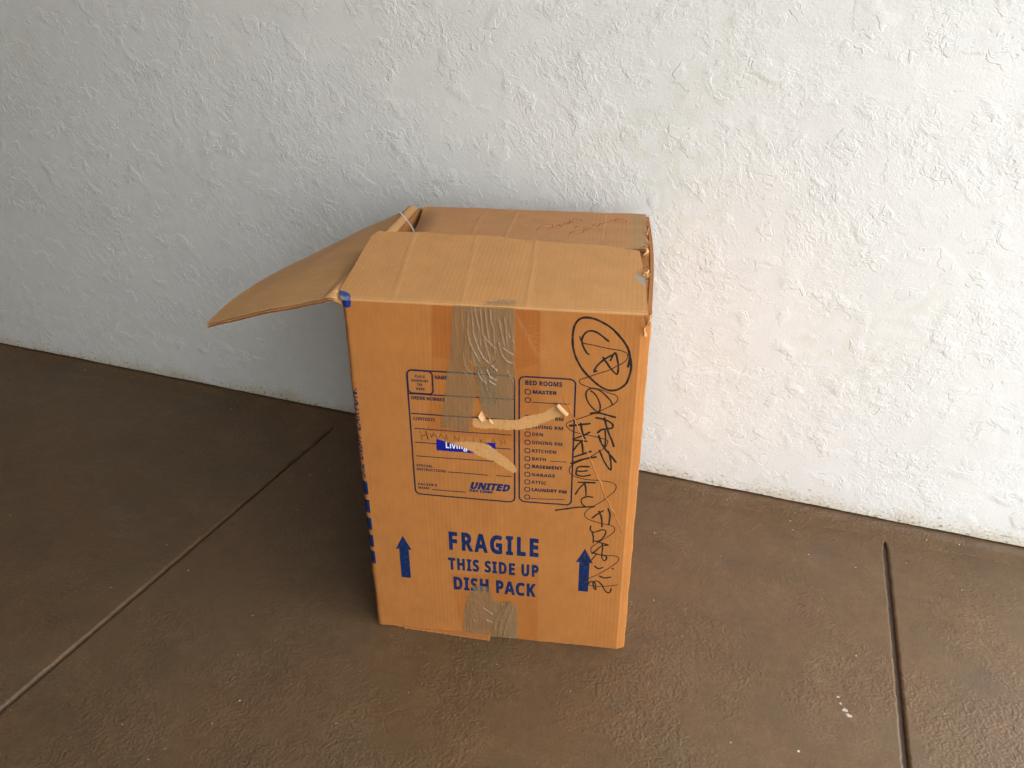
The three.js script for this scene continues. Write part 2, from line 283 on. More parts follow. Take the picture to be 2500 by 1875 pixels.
text('FRAGILE', 144.5, 304.5, 200.8, 37.4, { c: INK, track: 12, fat: 5 }); text('THIS SIDE UP', 143.6, 304.5, 155.4, 25, { c: INK, track: 6, fat: 5 }); text('DISH PACK', 149.6, 298.4, 109.2, 28.4, { c: INK, track: 5, fat: 5 });
for (const [u, v] of [[64.4, 125.4], [382.4, 131.6]]) { path([u, v + 95, u - 14.6, v + 64, u - 8.6, v + 65.4, u - 8.6, v, u + 8.8, v, u + 8.8, v + 65.4, u + 14.6, v + 64], true); fx.fillStyle = INK; fx.fill(); }
// bars and lettering that come round the left corner from the side panel
for (const [a, b] of [[329.5, 302], [291, 263.5], [252.5, 226], [215, 187.8], [178.5, 149.5]]) { fx.fillStyle = INK; fx.fillRect(X(-40), Y(a), 50.4 * K, (a - b) * K); }
fx.save(); fx.translate(X(8.2), Y(336)); fx.rotate(-Math.PI / 2); fx.fillStyle = INK; fx.font = 'bold 100px sans-serif';
fx.save(); fx.scale((84 * K) / fx.measureText('5.2 DISH').width, 0.62); fx.transform(1, 0, -0.25, 1, 0, 0); fx.fillText('5.2 DISH', 0, 0); fx.restore();
fx.translate(92 * K, 4); fx.scale((82 * K) / fx.measureText('CARTON.').width, 0.7); fx.transform(1, 0, -0.25, 1, 0, 0); fx.fillText('CARTON.', 0, 0); fx.restore();
path([-6, 664, 14, 664, 15.8, 659, 14, 650.5, 9, 648.2, 4, 648.5, -3, 655, -9, 660], true); fx.fillStyle = 'rgb(16,48,128)'; fx.fill();
// pen writing
const PEN = [
  [0.8, [108.4, 440, 110.5, 430.9, 110.9, 421.6]], [1.3, [117.5, 440.7, 119.4, 433.3, 120.9, 423.6]], [1, [110.4, 429.5, 120, 433.4]], [0.8, [125, 436.3, 126.8, 428.5, 130.9, 437.6, 136.7, 427.6]], [0.6, [127, 431.4, 134.3, 432]],
  [0.7, [140, 428.3, 141.8, 436, 149.4, 426.5, 152, 435.1, 153.4, 426]], [0.7, [164.8, 426.9, 164.8, 434.5, 171.3, 426.6, 174.1, 434.4]], [0.6, [182.5, 435.1, 183, 425.9]], [0.6, [186.6, 426.2, 196, 425.3]], [0.6, [195.6, 434.5, 196.5, 425.8]],
  [0.7, [206.4, 434.6, 207.6, 425.4]], [0.7, [214.3, 434.1, 207.7, 429.7, 214.9, 425.7]], [0.7, [225.4, 425.2, 227.6, 433.8, 233.2, 424.9]], [0.5, [226, 428.3, 231.5, 428.8]], [0.7, [240.2, 434, 241.1, 422.8]], [0.7, [246.7, 433.7, 248.2, 424.4]], [0.6, [240.4, 427.8, 247.6, 429.3]]];
for (const [w, a] of PEN) line(w * 1.3, w > 1 ? 'rgb(70,35,25)' : 'rgba(84,42,22,0.9)', ...a);
// where the facing paper has been torn off: paler, fibrous
function tornPatch(a) {
  fx.save(); const b = []; for (let i = 0; i < a.length; i += 2) { const i2 = (i + 2) % a.length; for (let t = 0; t < 1; t += 0.1) { const x = lerp(a[i], a[i2], t), y = lerp(a[i + 1], a[i2 + 1], t); b.push(x + 1.6 * fbm(x * 0.35, y * 0.35, 2), y + 1.6 * fbm(x * 0.35 + 40, y * 0.35, 2)); } }
  path(b, true); fx.clip(); fx.fillStyle = 'rgb(196,146,90)'; fx.fillRect(X(80), Y(520), 300 * K, 170 * K);
  for (let k = 0; k < 260; k++) { const x = 130 + rnd() * 225, y = 365 + rnd() * 145; fx.beginPath(); fx.ellipse(X(x), Y(y), (1 + 3 * rnd()) * K, (0.6 + 1.6 * rnd()) * K, rnd() * 3, 0, 7); fx.fillStyle = rnd() < 0.6 ? 'rgba(176,122,68,0.45)' : 'rgba(210,166,114,0.45)'; fx.fill(); }
  for (let k = 0; k < 1500; k++) { const x = 130 + rnd() * 225, y = 365 + rnd() * 145, l = 1 + 4 * rnd(), t = rnd() * 6; path([x, y, x + l * Math.cos(t), y + l * Math.sin(t) * 0.5]); fx.strokeStyle = rnd() < 0.5 ? 'rgba(216,172,122,0.6)' : 'rgba(168,116,66,0.6)'; fx.lineWidth = 1.8; fx.stroke(); }
  fx.restore();
}
tornPatch([198, 471.2, 210.7, 466.9, 225, 470, 239.2, 471.5, 264.6, 471.8, 281.5, 480.1, 309.3, 488.7, 317.5, 496.5, 327, 503.5, 342.3, 495.2, 345.9, 489.1, 342.5, 486.9, 327.5, 480.5, 309.5, 471, 292.8, 461, 274.5, 456.3, 253.2, 453.4, 239, 453.1, 210.4, 452.7, 197.6, 454.4, 195.6, 461.1]);
const TORN2 = [143.5, 424.6, 154.3, 420.1, 166.1, 422.8, 188.1, 426.3, 214.1, 424.6, 222.7, 420.8, 231.3, 413.9, 252.9, 396.9, 263, 385.7, 266.6, 378.3, 262.9, 371.5, 254.2, 373.6, 245.5, 380.7, 228.1, 391.3, 210.6, 397.5, 200.5, 401.8, 183.2, 411.5, 165.9, 417.7, 152.8, 420.8];
// black marker
const MARKER = [
  [2.8, [432.7, 576.6, 434.3, 590.6, 431.5, 604.2, 426.3, 614.3, 418.6, 624.2, 406.4, 636.9, 393.1, 645.6, 380.1, 651.1, 368.6, 652.7, 360.1, 650.7, 353.8, 644.1, 350.5, 635.2, 349.2, 620.8, 350, 606.4, 353.4, 591.9, 358.1, 580.7, 364.4, 569.5, 372.2, 560, 379.9, 552.2, 387.7, 545.1, 395.3, 539.7, 406, 535.4, 416.3, 536.1, 424.9, 541, 431.8, 549, 435.4, 561, 437.2, 574.4, 436.4, 585.9, 433.8, 597.1, 432, 603.4]],
  [2.4, [401.7, 616.8, 397.2, 620.5, 389.8, 626.4, 382.4, 630.8, 375.1, 631.9, 368.8, 629.2, 364.7, 623.4, 362.8, 616, 364.2, 608.9, 366.9, 602.6, 370.8, 596.3, 373.8, 593.6]],
  [1.2, [359.6, 622.3, 361.3, 615.9, 365.8, 611.4, 377.5, 609.7, 392.1, 606.6, 406.7, 604.3, 419.8, 602.7, 427.9, 600, 431.1, 595.3, 430, 588.7, 425.3, 582.7, 415.5, 576.3, 404.2, 568.9, 389.8, 562.9, 375.3, 556.1, 363.6, 551, 361.5, 548.4, 363.1, 544.2, 368.5, 541.2, 379, 537.7, 392.5, 536.1, 406.2, 531.1, 416.8, 527.6, 420.8, 522.7, 419.6, 516.6, 413.3, 510.1, 404.6, 504.2, 394.3, 497.3, 382.5, 491.1, 369, 484.7, 357, 479.3, 347.9, 475, 343.7, 470.2, 345.9, 465, 353, 459.2, 363.9, 455.6, 374.8, 453.7, 388.8, 451.2, 401.2, 448.6, 409.1, 445.6, 408.7, 438.3, 405.1, 431.5, 397.7, 425.4, 388.7, 417.1, 382.6, 412.9, 371.1, 406, 359.5, 399, 353.7, 393.8, 351, 386.4, 353.2, 378.2, 362.3, 373, 378.4, 369.6, 398.2, 369.1, 414.1, 368.1, 423.1, 365.4, 427.4, 359.7, 425, 349.7, 415.6, 339, 404.2, 326.7, 388.6, 313.9, 380.8, 305.6, 379.1, 297.8, 382.4, 291.7, 393.9, 286.5, 408.3, 282.9, 422.7, 280.5, 429, 276.1, 428.5, 267, 419.8, 256.9, 408, 246.4, 396.1, 234.6, 392.2, 227.5, 394.6, 219.7, 405.2, 216.9, 421.9, 216.1, 434.4, 216.1, 439.9, 211.4, 436.3, 201.5, 423.4, 187.7, 407.2, 173.4, 392.7, 163.3, 384.5, 156.8, 384.7, 151.2, 389.1, 147.5, 399.9, 146, 414.8, 146.9, 429.6, 149.6, 441.1, 153.2]],
  [2.4, [386.7, 566.9, 383, 565.8, 386.3, 574.3, 393.3, 583, 400.3, 589.2, 408.7, 594.7]], [2.4, [395.1, 589.7, 400.6, 581.9, 408.5, 570.8, 417, 563.4, 418.5, 574.8, 416.3, 587.8, 412.8, 598.2, 408.8, 592.2, 406.3, 585.5]],
  [2.0, [379.3, 532.6, 384.7, 528.7, 390.3, 520.5, 394.6, 508.7, 394.3, 499, 390.6, 497, 385.1, 501, 377.1, 510.8, 373, 520.9, 372.6, 529.5, 377.6, 535.9, 386.6, 536.5, 395.7, 532.1, 403.5, 524.9, 409.9, 517.6, 413.3, 510.1]],
  [2.8, [380.9, 492.7, 393, 494.5, 405.2, 492, 418.9, 488.6]], [2.6, [389.6, 485.4, 398, 484.3, 408.8, 480.7, 415.1, 475.9, 415.4, 469.7, 409.5, 467.4, 398.9, 464.7, 393.1, 458.8]], [2.6, [402.4, 486.4, 405.3, 474.2, 409.8, 460.2, 415.1, 448, 419.6, 435.5]],
  [2.2, [405.1, 431.5, 406.1, 443.6, 405.5, 454.4, 404.3, 464.3]], [2.6, [394.8, 453.6, 400.1, 439.4, 406.8, 428.9, 416.7, 416.8, 424.3, 406.2]], [2.4, [397.6, 426.3, 406.3, 405.5, 416.8, 391.1, 415.9, 408.7, 411.6, 425.6]],
  [3, [349.6, 468.3, 360.4, 470.3, 380.1, 474.4]], [2.6, [366.4, 473.8, 368.3, 462.3, 371.5, 451.6]], [2.4, [380.8, 458.8, 371.8, 452.6, 361.1, 447.1, 355, 444.8]], [2.4, [369.4, 454.2, 374.3, 446.4]], [2.4, [355.8, 443, 366, 442, 376.8, 442]], [2.4, [368.3, 442.2, 370.2, 433.2, 371.7, 420.3]],
  [2.2, [356.5, 422.7, 361.6, 432.5, 367.6, 440.3]], [2.6, [384.5, 423.7, 371.5, 417.5, 356.8, 410.6]], [2.6, [392.8, 413.7, 382.7, 411, 370.3, 407.1, 353.3, 398.4]],
  [2.4, [382.3, 394.4, 369.5, 393.8, 364.1, 391.1, 362.9, 385.1, 369.9, 384.5, 379.7, 386.6]], [2.4, [362.9, 385.1, 362.6, 377.8, 372.2, 375.1, 384.9, 378.7]], [2.4, [393.5, 364.3, 378.6, 363.6, 366.3, 362.5]], [2.2, [362.5, 338.8, 369, 351.7, 376.7, 362.2]], [2.2, [376.7, 362.2, 379.1, 350.2, 379.6, 338]],
  [2.0, [390.8, 335.3, 381.7, 335.7, 373.8, 331.2, 372.4, 324.8, 376.3, 317.7, 384.5, 314.8, 393.6, 316.9]], [2.4, [393.6, 316.2, 370.4, 313.4, 350.2, 308.8, 330.8, 303.1]], [2.4, [416.9, 314.2, 420.5, 302, 419.5, 282.8]], [2.4, [402.1, 307.7, 406.7, 295.5, 408.6, 276.5]], [2.2, [391.5, 292.7, 399.3, 301.1, 409, 309.7]],
  [2.0, [390.2, 275.9, 389.5, 268, 394.8, 263.4, 402.9, 266.8, 408.9, 270.1, 415.2, 268.1, 413.6, 257.6, 407.9, 249.1, 402.9, 244.6]], [2.0, [392.8, 263.2, 395.3, 253, 395.4, 241.1]], [2.0, [397.7, 245.3, 408.2, 242.5, 420.8, 238.6, 410.5, 236.2, 400.7, 224.4, 394.7, 217]],
  [2.0, [410.3, 241.4, 411.8, 231, 411.3, 220.2, 411.8, 209.5, 415.2, 204.5, 419.2, 207.7, 417.9, 214.3, 405.2, 216.9, 393.6, 219.6]], [1.6, [402, 217.8, 395.3, 204.9, 387.3, 194.5, 381.8, 197.9, 380.4, 208.7, 384.2, 219.9]], [2.2, [400.1, 190.5, 406.6, 185.8, 413.8, 189.3]], [2.0, [429.7, 188.4, 432.9, 187.5]], [2.4, [409.5, 169.5, 418.1, 166.4, 428.6, 169]],
  [2.2, [431, 143.3, 428.3, 133.9, 421.8, 135.9, 414.7, 149.2, 408, 156.8, 399.5, 155.8, 401.1, 141.9, 404.5, 139.4, 402.1, 153.3, 394.1, 155.1, 391.2, 149.1]]];
for (const [w, a] of MARKER) { curve(a); fx.lineWidth = w * 1.12 * K; fx.lineCap = fx.lineJoin = 'round'; fx.strokeStyle = w < 1.5 ? 'rgb(48,28,18)' : 'rgb(30,25,20)'; fx.stroke(); fx.setLineDash([20 + 40 * rnd(), 25 + 40 * rnd(), 12 + 20 * rnd(), 30 + 30 * rnd()]); fx.lineWidth = w * 1.3 * K; fx.lineCap = 'butt'; fx.stroke(); fx.setLineDash([]); }
// scuffs: thin pale scratches in the facing paper
for (let k = 0; k < 170; k++) { const x = rnd() * W, y = rnd() * H, t = rnd() * 6.28, l = 3 + 14 * rnd() * rnd(); path([x, y, x + l * Math.cos(t), y + l * Math.sin(t)]); fx.strokeStyle = 'rgba(222,184,140,' + (0.12 + 0.3 * rnd()).toFixed(2) + ')'; fx.lineWidth = 0.6 + rnd(); fx.stroke(); }
for (let k = 0; k < 26; k++) { const t = k / 26, x = 266 + 30 * t; curve([x, 655 - 60 * t, x + 8 * rnd(), 640 - 60 * t, x + 16 + 10 * rnd(), 620 - 50 * t + 30 * rnd()]); fx.strokeStyle = 'rgba(222,180,135,0.35)'; fx.lineWidth = 0.8; fx.stroke(); }
{ // wear in the ink: fine gaps with the board showing through
  const im = fx.getImageData(0, 0, fc.width, fc.height), d = im.data;
  for (let j = 0, o = 0; j < fc.height; j++) for (let i = 0; i < fc.width; i++, o += 4) {
    if (d[o] < 120) { const n = noise(i * 0.35, j * 0.35) + 0.6 * noise(i * 0.05, j * 0.05); if (n > 0.55) { const k = clamp((n - 0.55) * 2.2, 0, 0.6); d[o] = lerp(d[o], 180, k); d[o + 1] = lerp(d[o + 1], 132, k); d[o + 2] = lerp(d[o + 2], 86, k); } else { const g = 1 + 0.12 * noise(i * 0.6, j * 0.6); d[o] *= g; d[o + 1] *= g; d[o + 2] *= g; } }
  }
  fx.putImageData(im, 0, 0);
}
const frontMat = new THREE.MeshPhysicalMaterial({ map: canvasMap(fc), bumpMap: bumpFor(SW, H), bumpScale: 0.00022, roughness: 0.75, specularIntensity: 0.45 });

// ---- front panel: flat board with a rounded left corner and a turned-back strip at the right corner
function plan(s) { // arc length -> [u, w] of the outer face
  if (s < 9) { const r = 9, t = Math.min((9 - s) / r, Math.PI / 2), rest = Math.max(0, 9 - s - r * Math.PI / 2); return [9 - r * Math.sin(t), r - r * Math.cos(t) + rest]; }
  if (s < 447) return [s, 0];
  const a = 24 * R, l = Math.min(s - 447, 13); let u = 447 + l * Math.cos(a), w = l * Math.sin(a);
  if (s > 460) { const r = 5, t0 = a, t = Math.min((s - 460) / r, Math.PI / 2 - a); u += r * (Math.sin(t0 + t) - Math.sin(t0)); w += r * (Math.cos(t0) - Math.cos(t0 + t)); w += Math.max(0, s - 460 - r * (Math.PI / 2 - a)); }
  return [u, w];
}
const bow = (s, v) => { const a = clamp(s / W), b = clamp(v / H); return -1.6 * Math.sin(a * Math.PI) * Math.sin(b * Math.PI) + (1.0 * noise(s * 0.014, v * 0.011) + 0.35 * noise(s * 0.05, v * 0.035)) * Math.sin(a * Math.PI) + 1.2 * Math.exp(-(((s - 258) / 20) ** 2) - ((v - 238) / 16) ** 2); };
function front(s, v, off = 0) { const [u, w] = plan(s); return P(u + (1.1 * noise(v * 0.02, 8) + 0.6 * noise(v * 0.09, 5)) * (s < 5 || s > 455 ? 1 : 0), v, w + bow(s, v) - off); }
const sList = []; for (let s = -30; s < 14; s += 1) sList.push(s); for (let s = 14; s < 440; s += 4) sList.push(s); for (let s = 440; s <= 490; s += 1) sList.push(s);
const footLift = (s) => 1.0 + 0.8 * noise(s * 0.05, 3) + (s < 40 ? 2 : 0);
add(box, 'front_panel', sheetGeo(sList.length - 1, 110, (a, b) => { const s = sList[Math.round(a * (sList.length - 1))]; return front(s, lerp(footLift(s), H - 4, b)); }, (a, b) => { const s = sList[Math.round(a * (sList.length - 1))]; return [(s - S0) / SW, lerp(1, H - 4, b) / H]; }, 0.006), frontMat);
const side = (name, u0, w0, u1, w1, bulge) => add(box, name, sheetGeo(40, 30, (a, b) => { const l = Math.hypot(u1 - u0, w1 - w0), nx = (w1 - w0) / l, nw = -(u1 - u0) / l, k = bulge * Math.sin(a * Math.PI) * (0.4 + 0.6 * b); return P(lerp(u0, u1, a) + nx * k, lerp(2, H - 4, b), lerp(w0, w1, a) + nw * k); }, (a, b) => muv(a * 480, b * H), 0.006), kraftMat);
side('side_panel', W + 0.5, 30, W, D, 6); side('side_panel', 0, D, 0, 30, 3); side('back_panel', W, D + 0.5, 0, D + 0.5, 3);
{ const g = new THREE.BoxGeometry((W - 16) / 1000, 0.005, (D - 16) / 1000); g.translate(0, 0.006, 0); add(box, 'bottom_panel', g, kraftMat); }
// bottom flap peeping out under the front edge
add(box, 'bottom_flap', sheetGeo(60, 6, (a, b) => P(lerp(52, 216, a), 5.2 + 0.3 * noise(a * 20, 1), lerp(-2 - 10 * a + 0.9 * noise(a * 30, 5), 30, b)), (a, b) => muv(a * 160, b * 40 + 100), 0.0045), kraftMat);

// ---- corrugated flaps: three papers with two wavy flutings between
function flap(label, topMat, f, nu, nv, uvTop, { flute = 'u', span = 460, th = 7, ragged = 1 } = {}) {
  const g = new THREE.Group(); g.name = 'top_flap'; g.userData.label = label; box.add(g);
  const at = (off, salt) => (a, b) => { const e = 0.004 * ragged * ((b > 0.97 ? noise(a * 60, salt) + 0.7 * noise(a * 170, salt) : 0)), e2 = 0.0025 * ragged * (a < 0.01 ? -noise(b * 40, salt) - 0.6 * noise(b * 130, salt) : a > 0.99 ? noise(b * 40, salt + 7) + 0.6 * noise(b * 130, salt + 3) : 0); return f(a + e2, b + e, off); };
  add(g, 'facing_paper', sheetGeo(nu, nv, at(0, 1.3), uvTop, 0.0006), topMat);
  add(g, 'middle_paper', sheetGeo(nu, nv, at(th * 0.5, 4.7), (a, b) => muv(a * span, b * 225), 0.0006), cutMat);
  add(g, 'backing_paper', sheetGeo(nu, nv, at(th - 0.6, 8.1), (a, b) => muv(a * span + 40, b * 225 + 30), 0.0006), kraftMat);
  const waves = Math.round(span / 7), n = waves * 6;
  const core = [0.28, 0.78].map((k) => gridGeo(n, 10, (a, b) => f(0.014 + a * 0.972, 0.02 + b * 0.965, th * k + th * 0.19 * Math.sin(a * waves * 2 * Math.PI)), (a, b) => muv(a * span, b * 225)));
  add(g, 'fluting', mergeGeometries(core), cutMat);
  return g;
}
const lerpList = (L, t) => { for (let i = 0; i + 1 < L.length; i++) if (t <= L[i + 1][0]) return lerp(L[i][1], L[i + 1][1], clamp((t - L[i][0]) / (L[i + 1][0] - L[i][0]))); return L[L.length - 1][1]; };

{ // front flap, sloping back and up from the front crease
  const [cv, cx] = kraftCanvas(480, 250, 3, 2, [188, 133, 76]);
  const q = (u, d) => [(u + 10) * 3, (245 - d) * 3];
  const stroke = (a, c, w) => { cx.beginPath(); a.forEach(([u, d], i) => (i ? cx.lineTo(...q(u, d)) : cx.moveTo(...q(u, d)))); cx.strokeStyle = c; cx.lineWidth = w; cx.stroke(); };
  for (const [u0, u1] of [[168, 185], [270, 281], [64, 84], [52, 70]]) stroke([[u0, 232], [(u0 + u1) / 2 + 1, 120], [u1, 8]], 'rgba(206,158,104,0.22)', 6);
  for (const d of [3, 9]) stroke([...Array(60)].map((_, i) => [i * 8, d + noise(i, d)]), 'rgba(214,168,112,0.5)', 4);
  cx.beginPath(); [[434, 119], [438, 125], [445, 124], [452, 112], [452, 84], [446, 92], [440, 105]].forEach(([u, d], i) => (i ? cx.lineTo(...q(u, d)) : cx.moveTo(...q(u, d)))); cx.closePath(); cx.fillStyle = 'rgb(158,144,126)'; cx.fill();
  cx.beginPath(); [[-10, -5], [-10, 24], [0, 22], [9, 17], [14, 8], [15, -5]].forEach(([u, d], i) => (i ? cx.lineTo(...q(u, d)) : cx.moveTo(...q(u, d)))); cx.closePath(); cx.fillStyle = 'rgb(28,70,130)'; cx.fill();
  for (let k = 0; k < 40; k++) stroke([[-8 + 22 * rnd(), 14 * rnd()], [-8 + 22 * rnd(), 10 * rnd()]], 'rgba(205,165,120,0.6)', 1.4);
  for (let k = 0; k < 60; k++) { const u = rnd() * 450, d = rnd() * 225; stroke([[u, d], [u + 6 * rnd(), d + 3 * (rnd() - 0.5)]], rnd() < 0.6 ? 'rgba(120,80,45,0.35)' : 'rgba(220,180,130,0.4)', 1); }
  const mat = new THREE.MeshStandardMaterial({ map: canvasMap(cv), bumpMap: bumpFor(480, 250), bumpScale: 0.00022, roughness: 0.7 });
  const left = [[0, 0], [24, -9], [96, -7], [165, -8.5], [202, -8], [226, -2]], right = [[0, 456.5], [20, 455], [82, 452], [131, 450], [183, 444.5], [214, 442], [226, 430]];
  const len = [[0, 225], [10, 223.5], [82, 231], [142, 231], [204, 237], [241, 231], [320, 229], [417, 227.5], [434, 223.5], [450, 219]];
  const dl = (u) => lerpList(len, u);
  flap('front top flap, tilted up, with faint dents', mat, (a, b, off) => {
    const d0 = b * dl(lerp(0, 452, a)), u = lerp(lerpList(left, d0), lerpList(right, d0), a), al = lerp(8.9, 5.2, a) * R, r = 4, arc = (Math.PI / 2 - al) * r;
    const crease = -0.7 * Math.exp(-(((d0 - 6) / 1.6) ** 2)) - 0.5 * Math.exp(-(((d0 - 11) / 1.5) ** 2));
    let cr = 0; for (const [u0, u1] of [[168, 185], [270, 281], [60, 80]]) { const uc = lerp(u1, u0, d0 / 232); cr += 0.5 * Math.exp(-(((u - uc) / 3) ** 2)); }
    const rr = r - off; let w, v;
    if (d0 < arc) { const t = d0 / r; w = r - rr * Math.cos(t); v = H - 4 + rr * Math.sin(t); }
    else { const t = arc / r, e = d0 - arc; w = r - rr * Math.cos(t) + e * Math.cos(al); v = H - 4 + rr * Math.sin(t) + e * Math.sin(al) + crease + cr + 1.2 * Math.sin((d0 / 225) * Math.PI) + 0.6 * noise(u * 0.02, d0 * 0.02); }
    return P(u, v, w);
  }, 140, 70, (a, b) => { const d0 = b * dl(lerp(0, 452, a)); return [(lerp(lerpList(left, d0), lerpList(right, d0), a) + 10) / 480, (d0 + 5) / 250]; });
}
{ // back flap, lying nearly level, with red handwriting
  const [cv, cx] = kraftCanvas(480, 240, 3, 3, [180, 126, 74]);
  const q = (u, w) => [u * 3, (w - 252) * -3 + 240 * 3];
  const RED = [[257.5, 340.4, 257.8, 351.4, 260.4, 366.9, 265.2, 380.3, 272.6, 384.9, 279.7, 384.7, 282.9, 378.9, 283.0, 367.1, 280.1, 356.7, 278.0, 349.9], [263.7, 358.2, 270.6, 359.0, 279.9, 359.2, 288.1, 370.3, 292.3, 383.7, 295.0, 389.2, 294.5, 382.4, 292.2, 377.0, 296.5, 380.6, 299.1, 377.9, 298.4, 367.6, 293.7, 359.4, 286.1, 358.4, 280.5, 360.3], [294.6, 376.3, 299.3, 384.6, 301.9, 395.3, 305.0, 401.0, 308.3, 399.8, 308.1, 392.4, 304.9, 388.9, 302.2, 391.7], [307.6, 398.6, 310.7, 403.2, 311.8, 396.6], [312.0, 394.0, 312.4, 417.8], [312.7, 405.6, 316.1, 411.3, 317.9, 404.1, 320.4, 406.6], [324.7, 435.6, 321.0, 431.3, 318.2, 425.6, 319.4, 419.8, 324.8, 422.1, 331.0, 425.5, 334.2, 424.3, 333.8, 418.9, 331.2, 416.4], [319.3, 376.8, 332.1, 372.8], [328.4, 381.5, 323.3, 365.6], [317.0, 325.9, 318.7, 335.3, 324.0, 346.2, 331.1, 353.1, 338.6, 355.5, 342.3, 353.0, 341.6, 343.0, 336.8, 335.6, 329.3, 334.7, 322.4, 336.7], [342.0, 354.4, 343.6, 361.1, 347.3, 363.6, 349.1, 358.8, 347.1, 353.6, 343.3, 354.1], [339.3, 369.1, 357.8, 367.9], [340.5, 374.3, 354.5, 372.0], [364.7, 399.5, 359.4, 397.3, 356.3, 390.1, 356.6, 385.0, 363.0, 387.4, 367.4, 391.5, 366.9, 386.3, 363.1, 383.8], [367.4, 391.5, 368.6, 401.0, 370.7, 406.5, 370.5, 398.7, 372.6, 397.4, 375.4, 404.5, 376.3, 409.8], [376.4, 407.2, 379.0, 413.9, 380.6, 412.0, 384.6, 410.9, 385.5, 416.3], [370.3, 425.6, 371.6, 424.7], [387.3, 423.4, 388.7, 428.4, 393.5, 428.5, 395.2, 424.4, 397.4, 426.8, 398.9, 432.4], [406.6, 440.3, 401.0, 441.3, 397.2, 437.5, 398.8, 434.0, 406.8, 433.3, 412.2, 438.3, 408.2, 440.5], [412.2, 438.3, 417.1, 430.9, 418.7, 424.1, 416.5, 420.1, 408.6, 420.7, 399.2, 421.7, 393.6, 424.2]];
  cx.lineCap = cx.lineJoin = 'round';
  for (const a of RED) { cx.beginPath(); cx.moveTo(...q(a[0], a[1])); const m = a.length / 2, g = (i) => q(a[clamp(i, 0, m - 1) * 2], a[clamp(i, 0, m - 1) * 2 + 1]); for (let i = 0; i < m - 1; i++) { const [p, b, c, d] = [g(i - 1), g(i), g(i + 1), g(i + 2)]; cx.bezierCurveTo(b[0] + (c[0] - p[0]) / 6, b[1] + (c[1] - p[1]) / 6, c[0] - (d[0] - b[0]) / 6, c[1] - (d[1] - b[1]) / 6, ...c); } cx.strokeStyle = 'rgb(150,30,20)'; cx.lineWidth = 4.6; cx.stroke(); }
  for (const [a, b, c, d] of [[141, 430, 146, 322], [206, 450, 206, 322], [380, 470, 378, 300], [120, 380, 135, 420]]) { cx.beginPath(); cx.moveTo(...q(a, b)); cx.lineTo(...q(c, d)); cx.strokeStyle = 'rgba(208,164,114,0.45)'; cx.lineWidth = 5; cx.stroke(); }
  // old tape at the right end
  cx.fillStyle = 'rgba(150,126,92,0.35)'; cx.fillRect(...q(428, 484), 30 * 3, 240 * 3);
  const mat = new THREE.MeshStandardMaterial({ map: canvasMap(cv), bumpMap: bumpFor(480, 240), bumpScale: 0.00022, roughness: 0.7 });
  flap('back top flap lying level with red handwriting', mat, (a, b, off) => {
    const d = b * 222, uR = 455 + 1.5 * noise(d * 0.05, 2), uL = lerp(13, 30, b), u = lerp(uL, uR, a), w = D - 4 - d;
    const curl = Math.max(0, 1 - (u - uL) / 46), s = Math.sin(Math.min(1, b * 2.2) * Math.PI / 2);
    const cr = 0.6 * Math.exp(-(((u - 143) / 3) ** 2)) + 0.7 * Math.exp(-(((u - 206) / 2.5) ** 2));
    return P(u, H + 1.5 + 7 * b * (1 - 0.3 * a) + cr + 0.8 * noise(u * 0.02, d * 0.02) - 16 * curl * curl * s - off, w);
  }, 150, 50, (a, b) => { const d = b * 222, u = lerp(lerp(13, 30, b), 455, a); return [u / 480, (D - 4 - d - 252) / 240]; }, { ragged: 0.7 });
}
{ // right flap folded in underneath; only its hinge side shows
  const mat = kraftMat;
  flap('narrow visible strip of the folded-in side flap', mat, (a, b, off) => {
    const w = lerp(6, D - 4, a), bul = 7.5 * Math.sin(Math.PI * clamp(a * 0.72 + 0.14)) - 2.5, d = b * 190, r = 5, arc = r * Math.PI / 2, rr = Math.max(0.5, r - off);
    let u, v; if (d < arc) { const t = d / r; u = W + bul - r + rr * Math.cos(t); v = H - 11 + rr * Math.sin(t); } else { u = W + bul - r - (d - arc); v = H - 11 + rr + 0.9 * Math.exp(-(((d - 14) / 2) ** 2)) + 0.8 * noise(w * 0.03, d * 0.03); }
    return P(u, v - (b > 0.15 ? 4 * (b - 0.15) : 0), w);
  }, 120, 60, (a, b) => muv(b * 190, a * 480), { flute: 'w', span: 480, th: 5 });
}
